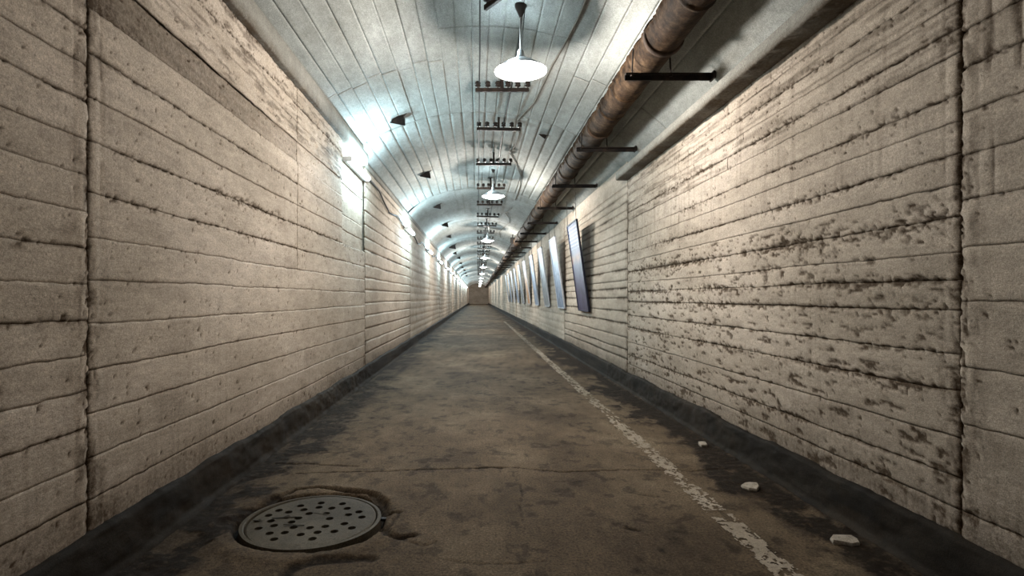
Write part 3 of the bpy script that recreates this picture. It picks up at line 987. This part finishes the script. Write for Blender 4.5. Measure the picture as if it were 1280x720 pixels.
for i in range(0, 6):
    ya, yb = TY[i] + .62, TY[i + 1] - .62
    za = CAMZ + (1.82 if i == 0 else 1.60); zb = CAMZ + 1.60
    for t in np.linspace(0, 1, 9):
        pts.append((-WL + .028, ya + (yb - ya) * t, za + (zb - za) * t + .10 * math.sin(t * 9.5 + i) * math.sin(math.pi * t) + .03))
wire(pts, .014, 'supply_cable', 'thick black cable sagging along the left wall between tube lights', M_WIRE, 'cable', 8)

# ------------------------------------------------------------------ dark hooded pockets on the left shoulder of the vault
def make_hood():
    r = empty('vault_hook_plate', (0, 0, 0))
    # open wedge box: mouth towards the viewer
    mb = MB()
    mb.poly([(-.10, 0, -.03), (.085, 0, -.13), (.10, 0, .02), (.02, 0, .02)], .02, (0, 1, 0))
    mb.poly([(-.10, 0, -.03), (.085, 0, -.13), (.085, .20, -.04), (-.09, .20, .02)], .012, (0, 0, 1))
    mb.poly([(.085, 0, -.13), (.10, 0, .02), (.10, .20, .02), (.085, .20, -.04)], .012, (1, 0, 0))
    mb.build('plate', M_IRON, r)
    MB().tube([(.08, 0, -.01), (.17, .02, .035)], [.012, .004], 6).build('hook', M_IRON, r)
    return r
hd = make_hood(); index_kids(hd)
HP = [(495, 148, 0, 1.0), (530.5, 217, 1, 1.0), (545.5, 257, 1, .95), (555.5, 280, 2, 1.05), (560.5, 295, 2, .9), (564.8, 307.5, 2, 1.5), (568, 316, 2, 1), (573, 322, 2, 1), (575.5, 328.6, 2, 1), (577.5, 333.6, 2, 1), (580, 337.5, 2, 1), (581.5, 341, 2, 1), (583, 344.5, 2, 1)]
for i, (px, py, sg, sc_) in enumerate(HP):
    o = hd if i == 0 else copy_tree(hd)
    p = vault_pt(px, py, .03, sg)
    o.location = p; o.scale = (sc_, 1, sc_)
    o.rotation_euler = (0, -.30, 0)
    tag(o, ('black iron hook plate on the left of the vault, %s one' % ORD[i]) if i < 6 else 'tiny black hook plate far along the left of the vault, %s one' % ORD[i], 'hook plate', 'iron hook plates on the left of the vault')
o = copy_tree(hd); p = vault_pt(678, 168, .02, 0); o.location = p; o.scale = (.65, .5, .45); o.rotation_euler = (0, .3, 0)
tag(o, 'small black iron plate on the vault between the lamps and the rusty pipe', 'hook plate')

# ------------------------------------------------------------------ hanging picture panels along the right wall
def poster_mat(kind):
    t = NT('poster_print_%d' % kind)
    sep = t.n('ShaderNodeSeparateXYZ'); t.l(t.co, sep.inputs[0])
    zn = t.n('ShaderNodeMapRange'); t.l(sep.outputs['Z'], zn.inputs[0]); zn.inputs[1].default_value = -1.75; zn.inputs[2].default_value = 0
    sets = [
        [(0, (.05, .04, .08)), (.35, (.07, .055, .10)), (.52, (.06, .05, .09)), (.60, (.20, .09, .05)), (.66, (.07, .045, .08)), (.75, (.02, .022, .08)), (1, (.025, .028, .10))],
        [(0, (.20, .24, .32)), (.5, (.22, .27, .38)), (1, (.16, .20, .32))],
        [(0, (.28, .27, .27)), (.5, (.23, .23, .25)), (1, (.30, .30, .32))],
        [(0, (.45, .22, .10)), (.5, (.55, .30, .14)), (1, (.40, .42, .5))]]
    base = t.ramp(zn.outputs[0], sets[kind])
    bl = t.ramp(t.noise(6 if kind else 4, 5, .7), [(.38, .55), (.6, 1.25)])
    col = t.mix(1.0, base, bl, 'MULTIPLY')
    # rows of small print near the top
    wv = t.n('ShaderNodeTexWave', bands_direction='Z', i_Scale=4.6, i_Distortion=0.0); t.l(t.co, wv.inputs['Vector'])
    row = t.ramp(wv.outputs['Fac'], [(.62, 0.0), (.72, 1.0)])
    br_ = t.ramp(t.noise(60, 1, .5, t.mapped((1, 1, .2))), [(.45, 0.0), (.55, 1.0)])
    zone = t.ramp(zn.outputs[0], [(.70, 0.0), (.72, 1.0), (.95, 1.0), (.96, 0.0)])
    f1 = t.mix(1.0, row, br_, 'MULTIPLY'); f2 = t.mix(1.0, f1, zone, 'MULTIPLY')
    f3 = t.n('ShaderNodeMath', operation='MULTIPLY'); t.l(f2, f3.inputs[0]); f3.inputs[1].default_value = .28
    col = t.mix(f3.outputs[0], col, (.75, .75, .82) if kind == 0 else (.15, .18, .25))
    t.l(col, t.b.inputs['Base Color']); t.b.inputs['Roughness'].default_value = .45
    return t.m
PM = [poster_mat(k) for k in range(4)]
M_FRAME = plain('frame_dark', (.03, .03, .05), .5)
M_FRAME2 = plain('frame_pale', (.5, .52, .55), .5)
DESC = ['hanging panel with dark blue and purple print, nearest on the right wall', 'pale blue hanging panel, second along the right wall', 'whitish hanging panel, third along the right wall', 'pale hanging panel, fourth along the right wall', 'orange hanging panel, fifth along the right wall']
for i in range(10):
    y0 = [10.4, 13.3, 16.1, 18.9, 21.9][i] if i < 5 else 21.9 + 2.9 * (i - 4)
    wd, hh = 1.08, 1.75
    r = empty('hanging_panel', (1.835, y0, CAMZ + 1.465))
    r.rotation_euler = (0, -.137, 0)
    kd = [0, 1, 2, 1, 3, 2, 1, 2, 1, 2][i]
    MB().box((0.014, wd / 2, -hh / 2), (.02, wd, hh), bev=.003).build('backing_board', M_FRAME if kd == 0 else M_FRAME2, r)
    MB().box((0.0, wd / 2, -hh / 2), (.006, wd - .05, hh - .05)).build('print', PM[kd], r)
    fm = M_FRAME if kd == 0 else M_FRAME2
    MB().box((0, .012, -hh / 2), (.03, .024, hh)).box((0, wd - .012, -hh / 2), (.03, .024, hh)).box((0, wd / 2, -.012), (.03, wd, .024)).box((0, wd / 2, -hh + .012), (.03, wd, .024)).build('frame', fm, r)
    for q in (.04, wd - .04):
        MB().tube([(0, q, 0), (.055, q, .50)], .005, 5).build('hanging_cord', M_WIRE, r)
    tag(r, DESC[i] if i < 5 else 'narrow pale hanging panel far along the right wall, %s one' % ORD[i], 'hanging panel', 'picture panels hung along the right wall')
